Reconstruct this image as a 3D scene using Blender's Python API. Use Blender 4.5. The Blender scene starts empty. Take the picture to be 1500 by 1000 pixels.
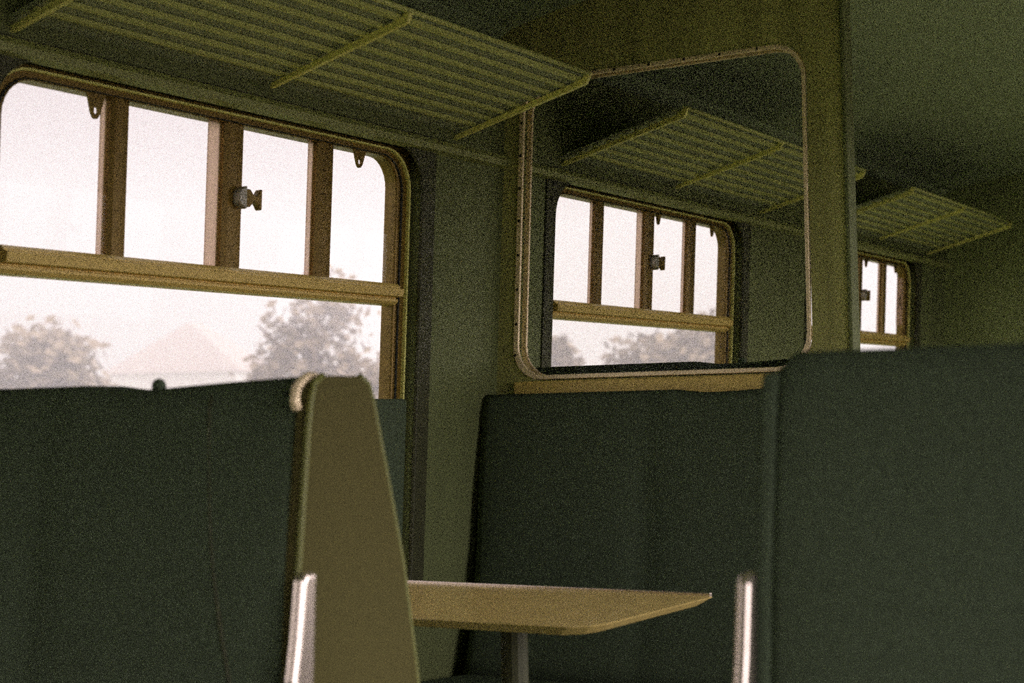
import bpy, bmesh, math, random
from mathutils import Vector, Matrix, noise
random.seed(7)
SC = bpy.context.scene
COL = SC.collection

# ------------------------------------------------------------------ camera
F_PX, YAW, PITCH, ROLL = 2374.2, 0.54636, 0.045135, -0.020429
fw = Vector((math.cos(YAW)*math.cos(PITCH), math.sin(YAW)*math.cos(PITCH), math.sin(PITCH)))
rt = Vector((math.sin(YAW), -math.cos(YAW), 0)); up = rt.cross(fw)
r2 = rt*math.cos(ROLL) + up*math.sin(ROLL); u2 = -rt*math.sin(ROLL) + up*math.cos(ROLL)
cam_d = bpy.data.cameras.new('camera'); cam = bpy.data.objects.new('camera', cam_d); COL.objects.link(cam)
cam.matrix_world = Matrix(((r2.x, u2.x, -fw.x, 0), (r2.y, u2.y, -fw.y, 0), (r2.z, u2.z, -fw.z, 0), (0, 0, 0, 1)))
cam_d.sensor_width = 36; cam_d.lens = F_PX/1500*36; cam_d.clip_start = .02; cam_d.clip_end = 500
cam_d.dof.use_dof = True; cam_d.dof.focus_distance = 4.0; cam_d.dof.aperture_fstop = 4.5
SC.camera = cam

# ------------------------------------------------------------------ sky, exposure
wd = bpy.data.worlds.new('overcast_sky'); SC.world = wd; wd.use_nodes = True
bg = wd.node_tree.nodes['Background']
SKY_BASE, SKY_GLOW = .30, 8.0           # overcast sky; unseen glow added on the camera's side to brighten the saloon
_n = wd.node_tree.nodes; _l = wd.node_tree.links
_tc = _n.new('ShaderNodeTexCoord'); _d = _n.new('ShaderNodeVectorMath'); _d.operation = 'DOT_PRODUCT'
_sd = Vector((.25, -.88, .34)).normalized(); _d.inputs[1].default_value = _sd
_p = _n.new('ShaderNodeMath'); _p.operation = 'MULTIPLY_ADD'; _p.use_clamp = True; _p.inputs[1].default_value = 1/1.2; _p.inputs[2].default_value = .2/1.2
_q = _n.new('ShaderNodeMath'); _q.operation = 'POWER'; _q.inputs[1].default_value = 1.6
_r = _n.new('ShaderNodeMath'); _r.operation = 'MULTIPLY_ADD'; _r.inputs[1].default_value = SKY_GLOW; _r.inputs[2].default_value = SKY_BASE
_l.new(_tc.outputs['Generated'], _d.inputs[0]); _l.new(_d.outputs['Value'], _p.inputs[0]); _l.new(_p.outputs[0], _q.inputs[0]); _l.new(_q.outputs[0], _r.inputs[0]); _l.new(_r.outputs[0], bg.inputs[1])
bg.inputs[0].default_value = (1.0, .90, .93, 1)
SC.view_settings.view_transform = 'Standard'; SC.view_settings.look = 'None'
SC.view_settings.exposure = 0.0; SC.view_settings.gamma = 1; SC.view_settings.use_curve_mapping = False
SC.cycles.use_denoising = False          # keeps the fine grain of the render
SC.cycles.max_bounces = 12; SC.cycles.diffuse_bounces = 7; SC.cycles.glossy_bounces = 4
SC.cycles.transparent_max_bounces = 16; SC.cycles.volume_bounces = 3
SC.cycles.caustics_reflective = False; SC.cycles.caustics_refractive = False

# ------------------------------------------------------------------ materials
def mat(name, col, rough=.6, metal=0, var=.0, scale=40, bump=0, bscale=200, spec=.5, var_col=None, stretch=None):
    m = bpy.data.materials.new(name); m.use_nodes = True
    nt = m.node_tree; b = nt.nodes['Principled BSDF']
    b.inputs['Roughness'].default_value = rough; b.inputs['Metallic'].default_value = metal
    b.inputs['Specular IOR Level'].default_value = spec
    tc = nt.nodes.new('ShaderNodeTexCoord')
    src = tc.outputs['Object']
    if stretch:
        mp = nt.nodes.new('ShaderNodeMapping'); mp.inputs['Scale'].default_value = stretch
        nt.links.new(src, mp.inputs[0]); src = mp.outputs[0]
    if var:
        n = nt.nodes.new('ShaderNodeTexNoise'); n.inputs['Scale'].default_value = scale; n.inputs['Detail'].default_value = 4
        nt.links.new(src, n.inputs['Vector'])
        r = nt.nodes.new('ShaderNodeValToRGB')
        c2 = var_col or tuple(c*(1-var) for c in col)
        r.color_ramp.elements[0].position = .35; r.color_ramp.elements[1].position = .65
        r.color_ramp.elements[0].color = (*c2, 1); r.color_ramp.elements[1].color = (*col, 1)
        nt.links.new(n.outputs[0], r.inputs[0]); nt.links.new(r.outputs[0], b.inputs['Base Color'])
    else:
        b.inputs['Base Color'].default_value = (*col, 1)
    if bump:
        n2 = nt.nodes.new('ShaderNodeTexNoise'); n2.inputs['Scale'].default_value = bscale
        nt.links.new(src, n2.inputs['Vector'])
        bp = nt.nodes.new('ShaderNodeBump'); bp.inputs['Strength'].default_value = bump; bp.inputs['Distance'].default_value = .002
        nt.links.new(n2.outputs[0], bp.inputs['Height']); nt.links.new(bp.outputs[0], b.inputs['Normal'])
    return m
M = {}
M['moquette'] = mat('dark_green_moquette', (.105, .14, .085), .95, var=.35, scale=260, bump=.5, bscale=500, spec=.1)
M['tan_vinyl'] = mat('olive_tan_vinyl', (.105, .095, .032), .8, var=.12, scale=120, bump=.15, bscale=400, spec=.1)
M['bulkhead'] = mat('bulkhead_laminate', (.31, .37, .15), .6, var=.1, scale=6)
M['piping'] = mat('olive_piping', (.17, .18, .04), .5)
M['wall'] = mat('olive_laminate', (.185, .215, .09), .6, var=.12, scale=9, stretch=(1, 1, .12), spec=.25)
M['wood'] = mat('brown_veneer', (.47, .475, .17), .5, var=.3, scale=14, stretch=(1, 1, .08), spec=.3)
M['ceiling'] = mat('ceiling_paint', (.35, .43, .25), .7, var=.06, scale=4, spec=.2)
M['grey_metal'] = mat('grey_metal', (.42, .40, .34), .4, metal=.3)
M['cornice'] = mat('cornice_paint', (.30, .33, .12), .5)
M['casing'] = mat('dark_casing_wood', (.075, .08, .035), .6, var=.2, scale=20)
M['frame'] = mat('window_frame_bronze', (.24, .155, .028), .42, metal=.35, var=.2, scale=60)
M['rail'] = mat('vent_rail_bronze', (.78, .58, .17), .45, metal=.1, var=.18, scale=90)
M['gasket'] = mat('dark_rubber', (.03, .03, .022), .8)
M['cream'] = mat('cream_metal_trim', (.98, .80, .52), .35, metal=.25)
M['chrome'] = mat('polished_trim', (.92, .80, .70), .25, metal=.9)
M['rack'] = mat('rack_metal', (.85, .84, .26), .4, metal=.0)
M['slat'] = mat('rack_slat', (.56, .60, .21), .5)
M['table'] = mat('table_laminate', (.98, .74, .27), .25, var=.12, scale=18, spec=.5)
M['screw'] = mat('screw_head', (.05, .045, .03), .4, metal=.6)
M['rack_back'] = mat('rack_back_board', (.36, .41, .25), .6)
M['floor'] = mat('floor_lino', (.38, .38, .24), .6, var=.3, scale=30)
M['leaf'] = mat('foliage', (.17, .13, .08), .8, var=.4, scale=3)
M['bark'] = mat('bark', (.14, .10, .07), .9, var=.4, scale=12)
M['roof'] = mat('roof_tiles', (.20, .15, .13), .8, var=.25, scale=3)
M['render_wall'] = mat('house_render', (.35, .32, .30), .8)
M['grass'] = mat('grass_ground', (.16, .20, .08), .9, var=.4, scale=.5)
M['ballast'] = mat('ballast_paled_for_bounce', (.50, .48, .40), .9, var=.4, scale=6)  # unseen ground, made pale to bounce light up to the ceiling
M['sticker'] = mat('sticker_paper', (.62, .42, .24), .6)
M['ink'] = mat('sticker_ink', (.05, .03, .02), .6)
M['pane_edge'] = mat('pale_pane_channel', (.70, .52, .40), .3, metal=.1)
def translucent(m, f):
    nt = m.node_tree; b = nt.nodes['Principled BSDF']; out = nt.nodes['Material Output']
    t = nt.nodes.new('ShaderNodeBsdfTranslucent'); t.inputs[0].default_value = (1, .85, .78, 1)
    mx = nt.nodes.new('ShaderNodeMixShader'); mx.inputs[0].default_value = f
    nt.links.new(b.outputs[0], mx.inputs[1]); nt.links.new(t.outputs[0], mx.inputs[2]); nt.links.new(mx.outputs[0], out.inputs[0])
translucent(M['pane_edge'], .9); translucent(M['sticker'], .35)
def glass(name, tint, gl=1.13):
    m = bpy.data.materials.new(name); m.use_nodes = True; nt = m.node_tree; nt.nodes.clear()
    out = nt.nodes.new('ShaderNodeOutputMaterial'); t = nt.nodes.new('ShaderNodeBsdfTransparent'); t.inputs[0].default_value = (*tint, 1)
    g = nt.nodes.new('ShaderNodeBsdfGlossy'); g.inputs['Roughness'].default_value = .02
    fr = nt.nodes.new('ShaderNodeFresnel'); ge = nt.nodes.new('ShaderNodeNewGeometry'); ma = nt.nodes.new('ShaderNodeMapRange')
    ma.inputs['To Min'].default_value = gl; ma.inputs['To Max'].default_value = 1/gl     # same reflectance on both faces of the sheet
    nt.links.new(ge.outputs['Backfacing'], ma.inputs['Value']); nt.links.new(ma.outputs[0], fr.inputs[0])
    mx = nt.nodes.new('ShaderNodeMixShader')
    nt.links.new(fr.outputs[0], mx.inputs[0]); nt.links.new(t.outputs[0], mx.inputs[1]); nt.links.new(g.outputs[0], mx.inputs[2]); nt.links.new(mx.outputs[0], out.inputs[0])
    return m
M['glass'] = glass('window_glass', (.97, .965, .965))
M['screen_glass'] = glass('screen_glass', (.95, .95, .94))

# ------------------------------------------------------------------ mesh helpers
def new_obj(name, bm, m, parent=None, bevel=0, smooth=False, seg=2):
    bmesh.ops.recalc_face_normals(bm, faces=bm.faces)
    me = bpy.data.meshes.new(name); bm.to_mesh(me); bm.free()
    o = bpy.data.objects.new(name, me); COL.objects.link(o)
    if m: me.materials.append(m)
    if parent: o.parent = parent; o.matrix_parent_inverse = parent.matrix_basis.inverted()
    if smooth:
        for p in me.polygons: p.use_smooth = True
    if bevel:
        b = o.modifiers.new('bevel', 'BEVEL'); b.width = bevel; b.segments = seg; b.limit_method = 'ANGLE'
        b.harden_normals = False
    return o
def empty(name, loc=(0, 0, 0)):
    o = bpy.data.objects.new(name, None); COL.objects.link(o); o.location = loc; o.empty_display_size = .1; return o
def tag(o, label=None, cat=None, group=None, kind=None):
    if label: o['label'] = label
    if cat: o['category'] = cat
    if group: o['group'] = group
    if kind: o['kind'] = kind
    return o
def box(bm, a, b, T=None):
    vs = []
    for x in (a[0], b[0]):
        for y in (a[1], b[1]):
            for z in (a[2], b[2]):
                vs.append(bm.verts.new(T(x, y, z) if T else (x, y, z)))
    for f in ((0, 1, 3, 2), (4, 6, 7, 5), (0, 4, 5, 1), (2, 3, 7, 6), (0, 2, 6, 4), (1, 5, 7, 3)):
        bm.faces.new([vs[i] for i in f])
def prism(bm, pts, fn, d0, d1):
    """pts: closed 2-D outline; fn(p, q, d) -> 3-D"""
    A = [bm.verts.new(fn(p[0], p[1], d0)) for p in pts]; B = [bm.verts.new(fn(p[0], p[1], d1)) for p in pts]
    bm.faces.new(A); bm.faces.new(B[::-1]); n = len(pts)
    for i in range(n): bm.faces.new((A[i], A[(i+1) % n], B[(i+1) % n], B[i]))
def ring(bm, outer, inner, fn, d0, d1):
    """band between two outlines of equal count"""
    n = len(outer)
    L = [[bm.verts.new(fn(p[0], p[1], d)) for p in loop] for d in (d0, d1) for loop in (outer, inner)]
    o0, i0, o1, i1 = L
    for k in range(n):
        j = (k+1) % n
        bm.faces.new((o0[k], o0[j], i0[j], i0[k])); bm.faces.new((o1[k], i1[k], i1[j], o1[j]))
        bm.faces.new((o0[k], o1[k], o1[j], o0[j])); bm.faces.new((i0[k], i0[j], i1[j], i1[k]))
def rrect(x0, x1, z0, z1, r, n=7):
    """rounded rectangle; r = (top-left, top-right, bottom-right, bottom-left)"""
    if not isinstance(r, tuple): r = (r,)*4
    pts = []
    for (cx, cz, rr, a0) in ((x0+r[0], z1-r[0], r[0], 180), (x1-r[1], z1-r[1], r[1], 90), (x1-r[2], z0+r[2], r[2], 0), (x0+r[3], z0+r[3], r[3], -90)):
        for k in range(n+1):
            a = math.radians(a0-90*k/n); pts.append((cx+rr*math.cos(a), cz+rr*math.sin(a)))
    return pts
def tube(bm, pts, r, n=10, cap=True):
    pts = [Vector(p) for p in pts]; prev = None; N = None
    rings = []
    for i, p in enumerate(pts):
        t = (pts[min(i+1, len(pts)-1)]-pts[max(i-1, 0)]).normalized()
        if N is None:
            N = t.orthogonal().normalized()
        N = (N - t*N.dot(t)).normalized(); Bn = t.cross(N)
        rr = r[i] if isinstance(r, (list, tuple)) else r
        rings.append([bm.verts.new(p+N*rr*math.cos(2*math.pi*k/n)+Bn*rr*math.sin(2*math.pi*k/n)) for k in range(n)])
    for a, b in zip(rings, rings[1:]):
        for k in range(n): bm.faces.new((a[k], a[(k+1) % n], b[(k+1) % n], b[k]))
    if cap: bm.faces.new(rings[0][::-1]); bm.faces.new(rings[-1])
def bez(p, n=24):
    """smooth curve through points (Catmull-Rom)"""
    P = [Vector(q) for q in p]; P = [P[0]*2-P[1]]+P+[P[-1]*2-P[-2]]; out = []
    for i in range(1, len(P)-2):
        for k in range(n):
            t = k/n; a, b, c, d = P[i-1:i+3]
            out.append(.5*((2*b)+(-a+c)*t+(2*a-5*b+4*c-d)*t*t+(-a+3*b-3*c+d)*t**3))
    out.append(P[-2]); return out

# ------------------------------------------------------------------ coach dimensions (metres, camera at the origin)
K = .0604                       # the side walls lean inwards by this much per metre of height
YG, YC = 2.30, .97              # glass plane of the window wall at eye height; middle of the aisle
PITCH_BAY = 1.9644
FLOOR, CEIL_EDGE, CEIL_MID = -1.10, .93, 1.10
XB, XE = -2.6, 7.60             # ends of the saloon that are built
XP = 3.637                      # glazed screen
WX0, WX1, WZT, WRT, WRB, WZB = 1.981, 3.193, .624, .3206, .2696, -.41
def wl(x, n, z): return Vector((x, YG-K*z-n, z))            # window wall, n = distance inboard of the glass
def wr(x, n, z): return Vector((x, 2*YC-YG+K*z+n, z))        # the mirrored wall
SIDES = {'left': wl, 'right': wr}
INB, OUTB = .045, -.035

# floor, ceiling, walls
bm = bmesh.new(); box(bm, (XB, -.45, FLOOR-.06), (XE+.05, 2.5, FLOOR))
tag(new_obj('floor', bm, M['floor']), kind='structure')
bm = bmesh.new()
NS = 20; rows = []
for x in (XB, XE+.05):
    lo, hi = [], []
    for i in range(NS+1):
        t = -1+2*i/NS; y = YC+t*(YG-YC+.02); z = CEIL_EDGE+(CEIL_MID-CEIL_EDGE)*math.sqrt(max(0, 1-abs(t)**2.6))
        lo.append(bm.verts.new((x, y, z))); hi.append(bm.verts.new((x, y, z+.05)))
    rows.append((lo, hi))
(a, A), (b, B) = rows
for i in range(NS):
    bm.faces.new((a[i], a[i+1], b[i+1], b[i])); bm.faces.new((A[i], B[i], B[i+1], A[i+1]))
    bm.faces.new((a[i], A[i], A[i+1], a[i+1])); bm.faces.new((b[i], b[i+1], B[i+1], B[i]))
bm.faces.new((a[0], b[0], B[0], A[0])); bm.faces.new((a[-1], A[-1], B[-1], b[-1]))
tag(new_obj('ceiling', bm, M['ceiling'], smooth=False), kind='structure')
HX0, HX1, HZ0, HZ1 = WX0-.055, WX1+.055, WZB-.05, WZT+.03      # hole in the wall
offs = {'left': [-2, -1, 0, 1, 2], 'right': [-2, -1, 0, 1, 2]}
for side, fn in SIDES.items():
    bm = bmesh.new(); T = lambda x, n, z: fn(x, n, z)
    box(bm, (XB, OUTB, FLOOR), (XE, INB, HZ0), T); box(bm, (XB, OUTB, HZ1), (XE, INB, .96), T)
    x = XB
    for k in offs[side]:
        box(bm, (x, OUTB, HZ0), (HX0+k*PITCH_BAY, INB, HZ1), T); x = HX1+k*PITCH_BAY
    box(bm, (x, OUTB, HZ0), (XE, INB, HZ1), T)
    tag(new_obj('wall_'+side, bm, M['wall']), kind='structure')
    bm = bmesh.new(); prism(bm, [(.045, .645), (.066, .650), (.070, .664), (.060, .678), (.045, .682)], lambda p, q, d: fn(d, p, q), XB, XE)
    tag(new_obj('trim_1' if side == 'left' else 'trim_2', bm, M['cornice']), kind='structure')
# far and rear bulkheads
bm = bmesh.new(); box(bm, (XE, -.42, FLOOR), (XE+.05, .62, 1.1)); box(bm, (XE, 1.32, FLOOR), (XE+.05, 2.36, 1.1)); box(bm, (XE, .62, .90), (XE+.05, 1.32, 1.1))
tag(new_obj('wall_front', bm, M['bulkhead']), kind='structure')
door = tag(empty('door_1', (XE+.02, .97, FLOOR)), kind='structure')
bm = bmesh.new(); box(bm, (XE+.012, .62, FLOOR), (XE+.045, 1.32, .90)); new_obj('door_leaf', bm, M['bulkhead'], door)
bm = bmesh.new(); tube(bm, [(XE-.03, .70, -.25), (XE-.03, .70, .0)], .010); tube(bm, [(XE+.015, .70, -.22), (XE-.03, .70, -.22)], .008); tube(bm, [(XE+.015, .70, -.03), (XE-.03, .70, -.03)], .008)
new_obj('door_handle', bm, M['chrome'], door)
bm = bmesh.new(); box(bm, (XB-.05, -.42, FLOOR), (XB, 2.36, 1.1))
tag(new_obj('wall_back', bm, M['wall']), kind='structure')

# ------------------------------------------------------------------ windows
MUL = [(2.246, 2.299), (2.572, 2.637), (2.885, 2.948)]
def make_window(idx, fn, k, hooks=(), sticker=False):
    dx = k*PITCH_BAY; root = tag(empty('window_%d' % idx, fn((WX0+WX1)/2+dx, 0, WZB)), kind='structure')
    g = lambda p, q, d: fn(p+dx, d, q)
    R = .072
    # outer casing, dark, with rounded corners
    bm = bmesh.new()
    ring(bm, rrect(HX0-.050, HX1+.050, HZ0-.02, HZ1+.03, .012), rrect(WX0-.052, WX1+.052, WZB-.048, WZT+.024, R+.03), g, .040, .051)
    new_obj('casing', bm, M['casing'], root, bevel=.003)
    bm = bmesh.new()     # bright bead between casing and frame
    ring(bm, rrect(WX0-.044, WX1+.044, WZB-.040, WZT+.020, R+.026), rrect(WX0-.038, WX1+.038, WZB-.034, WZT+.015, R+.022), g, .008, .020)
    new_obj('bead', bm, M['rack'], root, bevel=.002)
    bm = bmesh.new()     # inner frame that holds the glass
    ring(bm, rrect(HX0-.0, HX1, HZ0, HZ1, .02), rrect(WX0, WX1, WZB, WZT, R), g, -.03, .010)
    new_obj('frame', bm, M['frame'], root, bevel=.006)
    bm = bmesh.new()     # gasket ring
    ring(bm, rrect(WX0-.018, WX1+.018, WZB-.016, WZT+.004, R+.01), rrect(WX0-.012, WX1+.012, WZB-.010, WZT+.002, R+.006), g, .006, .013)
    new_obj('gasket', bm, M['gasket'], root)
    # rail under the sliding vents: layered section
    sec = [(-.02, WRB), (.012, WRB+.001), (.020, WRB+.008), (.020, WRB+.014), (.014, WRB+.016), (.014, WRB+.018), (.036, WRB+.020), (.038, WRB+.038),
           (.026, WRB+.041), (.026, WRB+.044), (.018, WRT), (-.02, WRT)]
    bm = bmesh.new(); prism(bm, sec, lambda p, q, d: fn(d+dx, p, q), WX0-.002, WX1+.002)
    new_obj('rail', bm, M['rail'], root)
    # mullions
    for i, (a, b) in enumerate(MUL):
        bm = bmesh.new()
        w = b-a
        prism(bm, [(a+.004, -.015), (a+.005, .000), (a+w*.22, .008), (a+w*.62, .008), (a+w*.68, .004), (b-.002, .003), (b, -.015)], lambda p, q, d: fn(p+dx, q, d), WRT-.002, WZT+.004)
        new_obj('mullion', bm, M['frame'], root)
    bm = bmesh.new()
    for (a, b) in ((2.226, 2.246), (2.538, 2.572), (2.867, 2.885)):     # pale channels at the pane edges
        pass
    for (a, b) in ((2.236, 2.247), (2.540, 2.573), (2.872, 2.886)):
        bm = bmesh.new(); box(bm, (a, -.012, WRT), (b, -.009, WZT), lambda x, n, z: fn(x+dx, n, z))
        new_obj('pane_channel', bm, M['pane_edge'], root)
    # panes
    edges = [WX0-.01]+[v for m in MUL for v in m]+[WX1+.01]
    for i in range(4):
        n = -.002 if i in (0, 3) else -.006
        bm = bmesh.new(); box(bm, (edges[2*i]-.004, n-.004, WRT-.01), (edges[2*i+1]+.004, n, WZT+.008), lambda x, n, z: fn(x+dx, n, z))
        new_obj('vent_pane', bm, M['glass'], root)
    bm = bmesh.new(); box(bm, (WX0-.01, -.012, WZB-.01), (WX1+.01, -.007, WRB+.006), lambda x, n, z: fn(x+dx, n, z))
    new_obj('main_pane', bm, M['glass'], root)
    # spool shaped catch on the middle mullion
    zc = .470; xc = MUL[1][1]
    half = [(-.014, .014), (-.006, .019), (.004, .019), (.012, .012), (.017, .007), (.025, .007), (.031, .012), (.038, .022), (.043, .022)]
    plate = [(-.032, .010), (-.026, .018), (-.020, .018), (-.014, .024), (-.010, .024)]
    for nm, pr, mt, n0, n1 in (('catch_plate', plate, M['grey_metal'], .008, .030), ('catch', half, M['frame'], .010, .026)):
        bm = bmesh.new(); prism(bm, pr+[(a, -b) for a, b in pr[::-1]], lambda p, q, d: g(xc-.004+p, zc+q, d), n0, n1)
        new_obj(nm, bm, mt, root, bevel=.002)
    # tabs with a hole hanging from the head of the frame
    for hx, hw, hh in hooks:
        bm = bmesh.new(); n = 16
        out = [(hx-hw*1.5, WZT+.006), (hx-hw*1.05, WZT-.004), (hx-hw*.8, WZT-hh*.45), (hx-hw*.55, WZT-hh*.78), (hx-hw*.25, WZT-hh*.97), (hx, WZT-hh), (hx+hw*.25, WZT-hh*.97), (hx+hw*.55, WZT-hh*.78),
               (hx+hw*.8, WZT-hh*.45), (hx+hw*1.05, WZT-.004), (hx+hw*1.5, WZT+.006), (hx+hw*.8, WZT+.010), (hx+hw*.2, WZT+.010), (hx-hw*.2, WZT+.010), (hx-hw*.8, WZT+.010), (hx-hw*1.2, WZT+.010)]
        cz = WZT-hh*.66; hr = hw*.30
        inn = []
        for p in out:
            a = math.atan2(p[1]-cz, p[0]-hx); inn.append((hx+hr*math.cos(a), cz+hr*1.2*math.sin(a)))
        ring(bm, out, inn, g, .004, .009)
        new_obj('hanging_tab', bm, M['frame'], root)
    if sticker:
        s = tag(empty('window_sticker', g(WX1-.055, .30, .006)), 'brown paper notice with a dark letter stuck on the furthest window\'s end pane', 'sticker')
        bm = bmesh.new(); box(bm, (WX1-.095, .0005, .365), (WX1-.008, .0015, .575), lambda x, n, z: fn(x+dx, n, z)); new_obj('paper', bm, M['sticker'], s)
        bm = bmesh.new(); cx = WX1-.048
        for P in ([(cx-.028, .435), (cx-.020, .435), (cx+.003, .500), (cx-.004, .500)], [(cx+.022, .435), (cx+.030, .435), (cx+.005, .500), (cx-.002, .500)], [(cx-.016, .452), (cx+.018, .452), (cx+.015, .460), (cx-.013, .460)]):
            prism(bm, P, g, .0015, .0022)
        new_obj('letter', bm, M['ink'], s)
    return root
make_window(1, wl, 0, hooks=((2.205, .020, .047), (3.040, .020, .040)))
make_window(2, wl, 1, hooks=((2.655, .014, .032), (3.065, .014, .036)))
make_window(3, wl, 2, hooks=((2.665, .018, .034), (3.055, .018, .034)), sticker=True)
make_window(4, wl, -1); make_window(5, wl, -2)
for i, k in enumerate((-2, -1, 0, 1, 2)): make_window(6+i, wr, k)

# ------------------------------------------------------------------ seats
def seat_faces(d):   # (x offset from the middle of the pair, z) of the face on side d, top to bottom
    if d < 0: return [(.0, .055), (-.042, .055), (-.060, .045), (-.068, .020), (-.073, -.01), (-.088, -.12), (-.097, -.19), (-.110, -.34), (-.135, -.48), (-.165, -.60), (-.185, -.66)]
    return [(.0, .055), (.036, .055), (.054, .044), (.064, .020), (.072, -.01), (.104, -.12), (.126, -.20), (.152, -.34), (.172, -.48), (.182, -.60), (.185, -.66)]
def make_pair(xm, y_aisle, y_wall, label, group, dirs=(-1, 1), top=0.0, detail=True, corner=0.0, panel='tan_vinyl', pt=.028, arm=(.112, -.188), dip=True, handle=True):
    """bench seats sharing one back; y runs from the aisle end to the wall"""
    s = 1 if y_wall > y_aisle else -1
    root = tag(empty('bench_seat', (xm, (y_aisle+y_wall)/2, FLOOR)), label, 'seat', group)
    W = abs(y_wall-y_aisle)
    def Y(v): return y_aisle+s*v
    def topz(v):        # two head rests with a dip between them
        t = v/W
        if corner and v >= corner: return .006
        if corner and v < corner: return -(corner-math.sqrt(max(0, corner**2-(corner-v)**2)))-.004
        if t < .30: return .0-.010*(t/.30)**1.5
        if t < .375: return -.010
        if t < .44: return -.010+.008*(t-.375)/.065
        return -.002
    # end panel at the aisle: solid outline
    def side(d): return [(x, (z+top if z < .0 else min(z+top, .055+top-corner*.5))) for x, z in seat_faces(d)]+[(d*.19, -.70), (d*.16, -.80), (d*.16, FLOOR)]
    if len(dirs) == 2: out = side(-1)+side(1)[::-1][:-1]
    else: out = side(dirs[0])+[(0, FLOOR)]
    bm = bmesh.new(); prism(bm, out, lambda p, q, d: (xm+p, Y(d), q), 0, pt)
    ep = new_obj('end_panel', bm, M[panel], root, bevel=.006, seg=3)
    for d in dirs:      # olive piping along the panel edge
        if panel != 'tan_vinyl': continue
        bm = bmesh.new(); tube(bm, [(xm+x, Y(.004), z) for x, z in side(d)[1:-3]], .0045, 8)
        new_obj('piping', bm, M['piping'], ep, smooth=True)
    for d in dirs:
        P = seat_faces(d)
        # backrest: lofted along y, soft
        bm = bmesh.new(); secs = []; n = 44
        for i in range(n+1):
            v = pt-.010+(W-pt+.006)*i/n; dz = topz(v)
            q = abs((v/W*2) % 1-.5)*2           # 0 in the middle of each seat, 1 at its edges
            roundoff = -.004*max(0, q-.8)/.2
            sec = []
            for x, z in P:
                bul = .012*math.sin(max(0, min(1, (-.03-z)/.5))*math.pi)*(1-q**4)
                xx = (abs(x)-.004+bul+roundoff) if x else 0
                zz = z+top+(dz*(max(0, min(1, (z+.12)/.14))))
                sec.append(bm.verts.new((xm+d*xx, Y(v), zz)))
            sec.append(bm.verts.new((xm, Y(v), -.66+top)))
            secs.append(sec)
        m = len(secs[0])
        for a, b in zip(secs, secs[1:]):
            for j in range(m): bm.faces.new((a[j], a[(j+1) % m], b[(j+1) % m], b[j]))
        bm.faces.new(secs[0]); bm.faces.new(secs[-1][::-1])
        bk = new_obj('backrest', bm, M['moquette'], root, smooth=True)
        if detail and d == dirs[0] and handle:
            # curved seam between the two seats and a seam near the aisle
            bm = bmesh.new()
            for (v0, v1) in ((.176, .085),):
                pts = []
                for i in range(26):
                    t = i/25; z = .040-.42*t
                    xa = 0
                    for (xa_, za), (xb_, zb) in zip(P[1:], P[2:]):
                        if zb <= z <= za: xa = abs(xa_)+(abs(xb_)-abs(xa_))*(za-z)/(za-zb)
                    v = v0+(v1-v0)*t**1.4
                    q = abs((v/W*2) % 1-.5)*2; bul = .012*math.sin(max(0, min(1, (-.03-z)/.5))*math.pi)*(1-q**4)
                    pts.append((xm+d*(xa-.004+bul), Y(v), z+top-.006))
                tube(bm, pts, .0022, 6)
            new_obj('seam', bm, M['casing'], bk, smooth=True)
        # cushion
        bm = bmesh.new(); x0, x1 = .17, .60
        prism(bm, [(x0, -.80), (x0, -.645), (x0+.06, -.640), (x1-.10, -.625), (x1-.03, -.635), (x1, -.665), (x1-.01, -.78), (x1-.04, -.80)], lambda p, q, v: (xm+d*p, Y(v), q+top), .03, W-.006)
        new_obj('seat_cushion', bm, M['moquette'], root, bevel=.02, seg=3)
        bm = bmesh.new(); box(bm, (xm+d*.165, Y(.06), FLOOR), (xm+d*.50, Y(W-.02), -.80+top)); new_obj('seat_base', bm, M['wood'], root)
        # swan-neck arm at the aisle
        if d != dirs[0] or not detail: continue
        bm = bmesh.new(); ao, az = arm
        xs = [(ao-.03, az), (ao-.004, az), (ao+.002, az-.010), (ao+.012, az-.08), (ao+.022, az-.13), (ao+.05, az-.20), (ao+.12, az-.235), (.50, az-.24), (.54, az-.26), (.52, az-.28), (ao+.12, az-.275), (ao+.03, az-.25), (ao-.02, az-.16)]
        prism(bm, xs, lambda p, q, v: (xm+d*p, Y(v), q+top), -.017, .002)
        new_obj('armrest', bm, M['chrome'], root, bevel=.008, seg=4)
    if not handle: return root
    bm = bmesh.new(); d = dirs[0]
    tube(bm, bez([(xm+d*.030, Y(.020), .052+top), (xm+d*.056, Y(.018), .053+top), (xm+d*.076, Y(.018), .040+top), (xm+d*.083, Y(.016), .024+top), (xm+d*.080, Y(.016), .012+top)], 8), .0065, 10)
    new_obj('grab_handle', bm, M['cream'], root, smooth=True)
    bm = bmesh.new(); bmesh.ops.create_uvsphere(bm, u_segments=14, v_segments=10, radius=.011)
    for vtx in bm.verts: vtx.co = Vector((vtx.co.x*.9, vtx.co.y*.95, vtx.co.z*1.0))+Vector((xm+d*.025, Y(.302), .049+top))
    new_obj('headrest_button', bm, M['moquette'], root, smooth=True)
    return root
XM = 1.682
YA, YB = 1.277, YG-.050
make_pair(XM, YA, YB-.002, 'nearest double-sided bench seat with tan end panel, in front of the nearest window', 'bench seats across the aisle')
make_pair(XM, .674, 2*YC-YB-.005, 'dark bench seat filling the lower right, on the near side of the aisle', 'bench seats on the near side', corner=.03, panel='moquette', pt=.018, arm=(.106, -.17), handle=False)
make_pair(XP-.038, YA+.01, YB-.002, 'dark bench seat facing us with its back against the glazed screen', 'bench seats at the glazed screen', dirs=(-1,), detail=False, handle=False)
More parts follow.
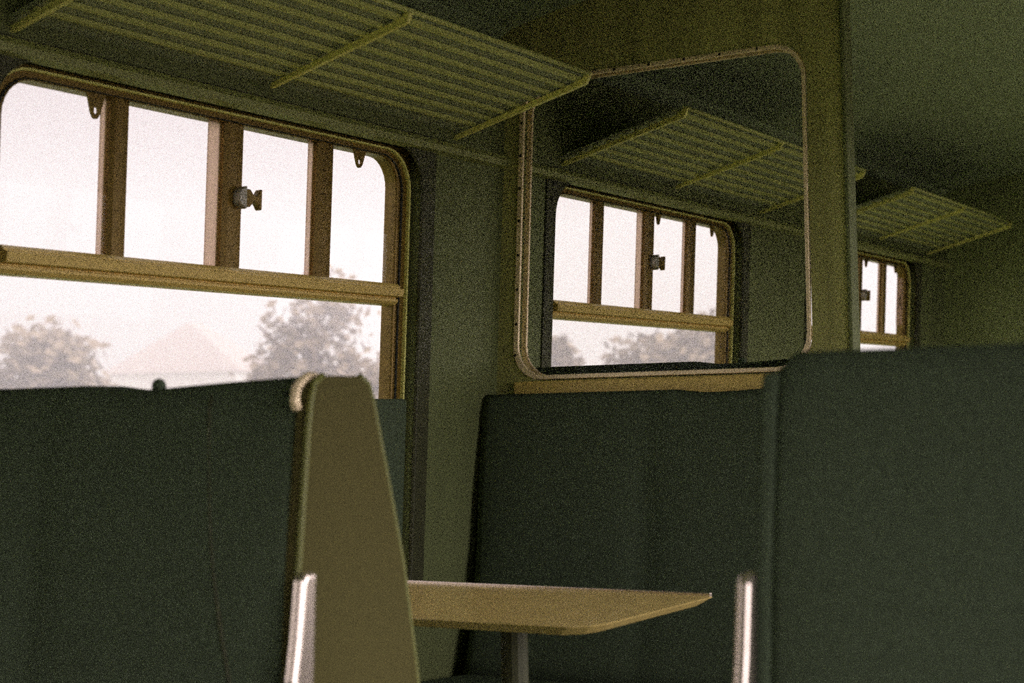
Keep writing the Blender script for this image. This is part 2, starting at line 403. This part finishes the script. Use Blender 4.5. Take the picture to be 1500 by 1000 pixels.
make_pair(XP+.038, YA+.01, YB-.002, 'bench seat behind the glazed screen, only its top edge showing above the sill', 'bench seats at the glazed screen', dirs=(1,), top=.070, detail=False)

# ------------------------------------------------------------------ glazed screen
scr = tag(empty('glazed_screen', (XP, 1.78, FLOOR)), 'tall wooden draught screen with big rounded glass pane, standing at the aisle', 'partition')
GY0, GY1, GZ0, GZ1 = 1.385, 2.178, .099, .862
def sg(p, q, d):        # p = across (aisle to wall), the wall side leans with the wall
    t = (p-1.279)/(2.26-1.279); return Vector((XP+d, p-K*(q-.3)*max(0, t), q))
bm = bmesh.new()
outer = []
inner = rrect(GY0-.012, GY1+.012, GZ0-.012, GZ1+.012, .085)
X0s, X1s, Z0s, Z1s = 1.279, 2.262, FLOOR, 1.075
cy, cz = (GY0+GY1)/2, (GZ0+GZ1)/2
for i, (a, b) in enumerate(inner):
    q = i // 8
    # push out to the board's edge
    ex = X0s if a < cy else X1s; ez = Z1s if b > cz else Z0s
    k = i % 8
    if k == 0: pt = (ex, b) if q in (0, 2) else (a, ez)
    elif k == 7: pt = (a, ez) if q in (0, 2) else (ex, b)
    else: pt = (ex, ez)
    outer.append(pt)
ring(bm, outer, inner, sg, -.018, .018)
bmesh.ops.remove_doubles(bm, verts=bm.verts, dist=1e-5)
new_obj('board', bm, M['wood'], scr)
bm = bmesh.new(); ring(bm, rrect(GY0-.010, GY1+.010, GZ0-.010, GZ1+.010, .085), rrect(GY0+.000, GY1-.006, GZ0+.002, GZ1-.001, .078), sg, -.024, -.016)
tr = new_obj('glazing_trim', bm, M['cream'], scr, bevel=.0025, seg=3)
bm = bmesh.new(); ring(bm, rrect(GY0-.010, GY1+.010, GZ0-.010, GZ1+.010, .085), rrect(GY0+.002, GY1-.007, GZ0+.001, GZ1-.001, .078), sg, .016, .024)
new_obj('glazing_trim', bm, M['cream'], scr, bevel=.0025, seg=3)
bm = bmesh.new(); prism(bm, rrect(GY0-.004, GY1+.004, GZ0-.004, GZ1+.004, .08), sg, -.003, .003)
new_obj('glass_pane', bm, M['screen_glass'], scr)
def screw(bm, c, ax, r=.0042):
    n = 10; u = ax.orthogonal().normalized(); v = ax.cross(u)
    A = [bm.verts.new(c+u*r*math.cos(2*math.pi*k/n)+v*r*math.sin(2*math.pi*k/n)) for k in range(n)]
    B = [bm.verts.new(c+ax*.002+u*r*.7*math.cos(2*math.pi*k/n)+v*r*.7*math.sin(2*math.pi*k/n)) for k in range(n)]
    bm.faces.new(A); bm.faces.new(B[::-1])
    for k in range(n): bm.faces.new((A[k], A[(k+1) % n], B[(k+1) % n], B[k]))
for z in (.155, .235, .325, .415, .505, .590, .675, .760):
    bm = bmesh.new(); screw(bm, sg(GY1+.002, z, -.024), Vector((-1, 0, 0))); new_obj('screw', bm, M['screw'], tr)
for y in (1.50, 1.60, 1.70, 1.80, 1.90, 2.00, 2.10):
    bm = bmesh.new(); screw(bm, sg(y, GZ1+.0045, -.024), Vector((-1, 0, 0)), .0036); new_obj('screw', bm, M['screw'], tr)
bm = bmesh.new(); box(bm, (XP-.034, YA+.11, GZ0-.062), (XP-.016, 2.19, GZ0-.014)); new_obj('sill_board', bm, M['rail'], scr, bevel=.004)
bm = bmesh.new(); box(bm, (XP-.026, 1.272, FLOOR), (XP+.026, 1.284, 1.08)); new_obj('edge_strip', bm, M['wall'], scr, bevel=.004)

# ------------------------------------------------------------------ table and dark panel by the window
tb = tag(empty('table', (2.63, 2.0, FLOOR)), 'tan laminate table with a chamfered corner and bright rim, below the glazed screen', 'table')
TZ = -.360
top = [(2.395, YB+.004), (2.395, 1.36), (2.425, 1.330), (2.47, 1.318), (2.90, 1.318), (2.915, 1.335), (2.915, YB+.004)]
bm = bmesh.new(); prism(bm, top, lambda p, q, d: (p, q, d) if d == TZ else (2.655+(p-2.655)*.90, q+(.028 if q < 2 else 0), d), TZ-.018, TZ)
tt = new_obj('tabletop', bm, M['table'], tb, bevel=.003)
bm = bmesh.new(); box(bm, (2.911, 1.33, TZ-.006), (2.921, YB+.004, TZ+.005)); new_obj('rim', bm, M['chrome'], tt, bevel=.002)
bm = bmesh.new(); tube(bm, [(2.65, 1.62, FLOOR), (2.65, 1.62, TZ-.02)], .026, 14); box(bm, (2.55, 1.50, FLOOR), (2.75, 1.74, FLOOR+.02)); new_obj('leg', bm, M['casing'], tb)
bm = bmesh.new(); prism(bm, rrect(2.90, 3.158, -.395, .043, (.01, .01, .045, .03)), lambda p, q, d: wl(p, d, q), .054, .085)
pn = tag(new_obj('side_panel', bm, M['moquette'], bevel=.008, seg=3), 'small dark green panel covering the lower right corner of the nearest window', 'panel')

# ------------------------------------------------------------------ luggage racks
def rack_z(y): return .686+(2.258-y)*.25
def make_rack(dx, label, group, y_sign=1, full=True):
    fy = (lambda y: y) if y_sign > 0 else (lambda y: 2*YC-y)
    root = tag(empty('luggage_rack', (2.65+dx, fy(2.25), .69)), label, 'rack', group)
    xs = (1.967, 2.641, 3.385)
    ys = [1.852+.043*i for i in range(8)]
    for i, y in enumerate(ys):
        bm = bmesh.new(); w = .0038 if i else .006
        z = rack_z(y)+.011
        prism(bm, [(-w, -.004), (w, -.004), (w, .004), (-w, .004)], lambda p, q, d: (d+dx, fy(y+p), z+q-p*.25), xs[0]-.005, xs[2]+.0)
        new_obj('slat', bm, M['slat'], root)
    bm = bmesh.new()
    prism(bm, [(1.845, rack_z(1.845)+.017), (2.256, rack_z(2.256)+.017), (2.256, rack_z(2.256)+.023), (1.845, rack_z(1.845)+.023)], lambda p, q, d: (d+dx, fy(p), q), xs[0]-.01, xs[2]+.01)
    new_obj('back_panel', bm, M['rack_back'], root)
    for i, x in enumerate(xs):
        bm = bmesh.new(); y1 = 2.256 if i != 1 else 2.185
        prism(bm, [(y1, rack_z(y1)-.006), (1.834, rack_z(1.834)-.006), (1.822, rack_z(1.834)+.020), (1.834, rack_z(1.834)+.022), (1.845, rack_z(1.834)+.006), (y1, rack_z(y1)+.004)], lambda p, q, d: (d+dx, fy(p), q), x-.006, x+.006)
        new_obj('bracket', bm, M['rack'], root)
    bm = bmesh.new(); tube(bm, [(3.385+dx, fy(2.245), .682), (3.385+dx, fy(2.24), .735)], .004, 8); new_obj('hook', bm, M['rack'], root)
    bm = bmesh.new()
    for x in (xs[0]-.0, xs[2]): pass
    tube(bm, [(xs[0]+dx, fy(1.828), rack_z(1.834)+.018), (xs[2]+dx, fy(1.828), rack_z(1.834)+.018)], .006, 8)
    new_obj('front_rail', bm, M['slat'], root, smooth=True)
    return root
make_rack(0, 'slatted luggage rack above the nearest window, running up to the glazed screen', 'luggage racks')
make_rack(PITCH_BAY, 'slatted luggage rack above the middle window, seen through the screen glass', 'luggage racks')
make_rack(2*PITCH_BAY, 'slatted luggage rack above the furthest window, beyond the screen', 'luggage racks')

# ------------------------------------------------------------------ outside
GZ = -2.4
bm = bmesh.new(); box(bm, (-70, 2.9, GZ-.5), (170, 190, GZ)); tag(new_obj('ground', bm, M['grass']), kind='structure')
bm = bmesh.new(); box(bm, (-70, -80, GZ-.5), (170, 2.9, GZ)); tag(new_obj('ground', bm, M['ballast']), kind='structure')
def ray(px, py): return fw+r2*((px-750)/F_PX)+u2*((500-py)/F_PX)
def at(px, Yd):
    d = ray(px, 590); t = Yd/d.y; return Vector((d.x*t, Yd, GZ))
def make_tree(px, Yd, height, width, label, group, n=2600, seed=1, crown_from=.25, lobes=9, ls=.16, holes=.0):
    rnd = random.Random(seed); c = at(px, Yd)
    root = tag(empty('tree', c), label, 'tree', group)
    bm = bmesh.new(); h = height
    tube(bm, bez([c, c+Vector((.1, .05, h*.3)), c+Vector((-.05, 0, h*.6)), c+Vector((.1, 0, h*.85))], 5), [.035*h*(1-.8*i/15) for i in range(16)], 8)
    for i in range(7):
        a = rnd.uniform(0, 6.28); b0 = c+Vector((0, 0, h*rnd.uniform(.3, .6))); b1 = b0+Vector((math.cos(a)*width*.3, math.sin(a)*width*.3, h*rnd.uniform(.15, .3)))
        tube(bm, [b0, (b0+b1)/2+Vector((0, 0, .1)), b1], [.012*h, .008*h, .004*h], 6)
    new_obj('trunk', bm, M['bark'], root, smooth=True)
    bm = bmesh.new(); L = []
    for i in range(lobes):
        a = rnd.uniform(0, 6.28); r = width*.5*rnd.uniform(.15, .72); zz = rnd.uniform(crown_from+.1, .86)
        sh = 1-max(0, zz-.5)*1.1
        L.append((c+Vector((math.cos(a)*r*sh, math.sin(a)*r*sh, h*zz)), width*rnd.uniform(.15, .24)))
    for i in range(n):
        p, r = L[i % lobes]
        d = Vector((rnd.gauss(0, 1), rnd.gauss(0, 1), rnd.gauss(0, 1))).normalized()*r*rnd.uniform(.2, 1.08)
        q = p+Vector((d.x, d.y, d.z*.85)); s = ls*rnd.uniform(.6, 1.5)
        u = Vector((rnd.gauss(0, 1), rnd.gauss(0, 1), rnd.gauss(0, 1))).normalized(); v = u.orthogonal().normalized()
        vs = [bm.verts.new(q+w) for w in (u*s, v*s*.6, -u*s, -v*s*.6)]; bm.faces.new(vs)
    new_obj('foliage', bm, M['leaf'], root)
    return root
G1 = 'misty trees beyond the line'
make_tree(28, 34, 5.0, 5.6, 'round misty tree at the left of the nearest window', G1, seed=3, lobes=14, n=4200, ls=.2)
make_tree(118, 44, 4.4, 2.6, 'small misty tree just right of the leftmost tree', G1, seed=5, lobes=7, n=1500, ls=.16)
make_tree(462, 25, 6.0, 5.4, 'airy misty tree with gaps in its crown, at the right of the nearest window', G1, seed=12, lobes=20, n=3000, ls=.13)
make_tree(392, 30, 4.3, 2.4, 'low misty bush-like tree left of the airy tree', G1, seed=8, lobes=7, n=1200, ls=.14)
make_tree(553, 22, 4.6, 3.4, 'broad misty tree at the right edge of the nearest window', G1, seed=14, lobes=9, n=2200, ls=.16)
make_tree(812, 24, 5.2, 2.6, 'misty tree at the left of the window behind the screen glass', G1, seed=21, lobes=10, n=2400, ls=.17)
make_tree(985, 20, 4.8, 6.2, 'broad misty tree filling the right of the window behind the screen glass', G1, seed=23, lobes=18, n=5200, ls=.17)
make_tree(1046, 14, 3.1, 1.8, 'low dark bush in front of the broad tree behind the screen glass', G1, seed=25, lobes=8, n=1500, ls=.12, crown_from=.05)
make_tree(962, 14, 3.1, 1.4, 'smaller dark bush left of the low bush behind the screen glass', G1, seed=26, lobes=6, n=900, ls=.11, crown_from=.05)
# house with a hipped roof
hc = at(290, 62); hs = tag(empty('house', hc), 'pale misty house with a hipped roof between the trees', 'house')
def H(x, y, z):
    a = .45; return (hc.x+x*math.cos(a)-y*math.sin(a), hc.y+x*math.sin(a)+y*math.cos(a), GZ+z)
bm = bmesh.new(); box(bm, (-4.6, -3.4, 0), (4.6, 3.4, 5.1), H); new_obj('walls', bm, M['render_wall'], hs)
bm = bmesh.new(); e = [bm.verts.new(H(*p)) for p in ((-5, -3.8, 5.0), (5, -3.8, 5.0), (5, 3.8, 5.0), (-5, 3.8, 5.0), (-1.4, 0, 7.9), (1.4, 0, 7.9))]
for f in ((0, 1, 5, 4), (1, 2, 5), (2, 3, 4, 5), (3, 0, 4), (3, 2, 1, 0)): bm.faces.new([e[i] for i in f])
new_obj('roof', bm, M['roof'], hs)
for x in (-2.8, 2.6):
    bm = bmesh.new(); box(bm, (x-.55, -3.44, 1.0), (x+.55, -3.40, 2.2), H); new_obj('window', bm, M['gasket'], hs)
# haze outdoors
hm = bpy.data.materials.new('haze'); hm.use_nodes = True; nt = hm.node_tree; nt.nodes.clear()
o_ = nt.nodes.new('ShaderNodeOutputMaterial'); v = nt.nodes.new('ShaderNodeVolumeScatter')
v.inputs['Color'].default_value = (.37, .355, .37, 1); v.inputs['Density'].default_value = .022; v.inputs['Anisotropy'].default_value = .0
nt.links.new(v.outputs[0], o_.inputs['Volume'])
bm = bmesh.new(); box(bm, (-60, 4.5, GZ+.01), (120, 85, 16)); hz = new_obj('haze', bm, hm)
tag(hz, 'white morning haze hanging over the fields outside the windows', 'haze', kind='stuff')
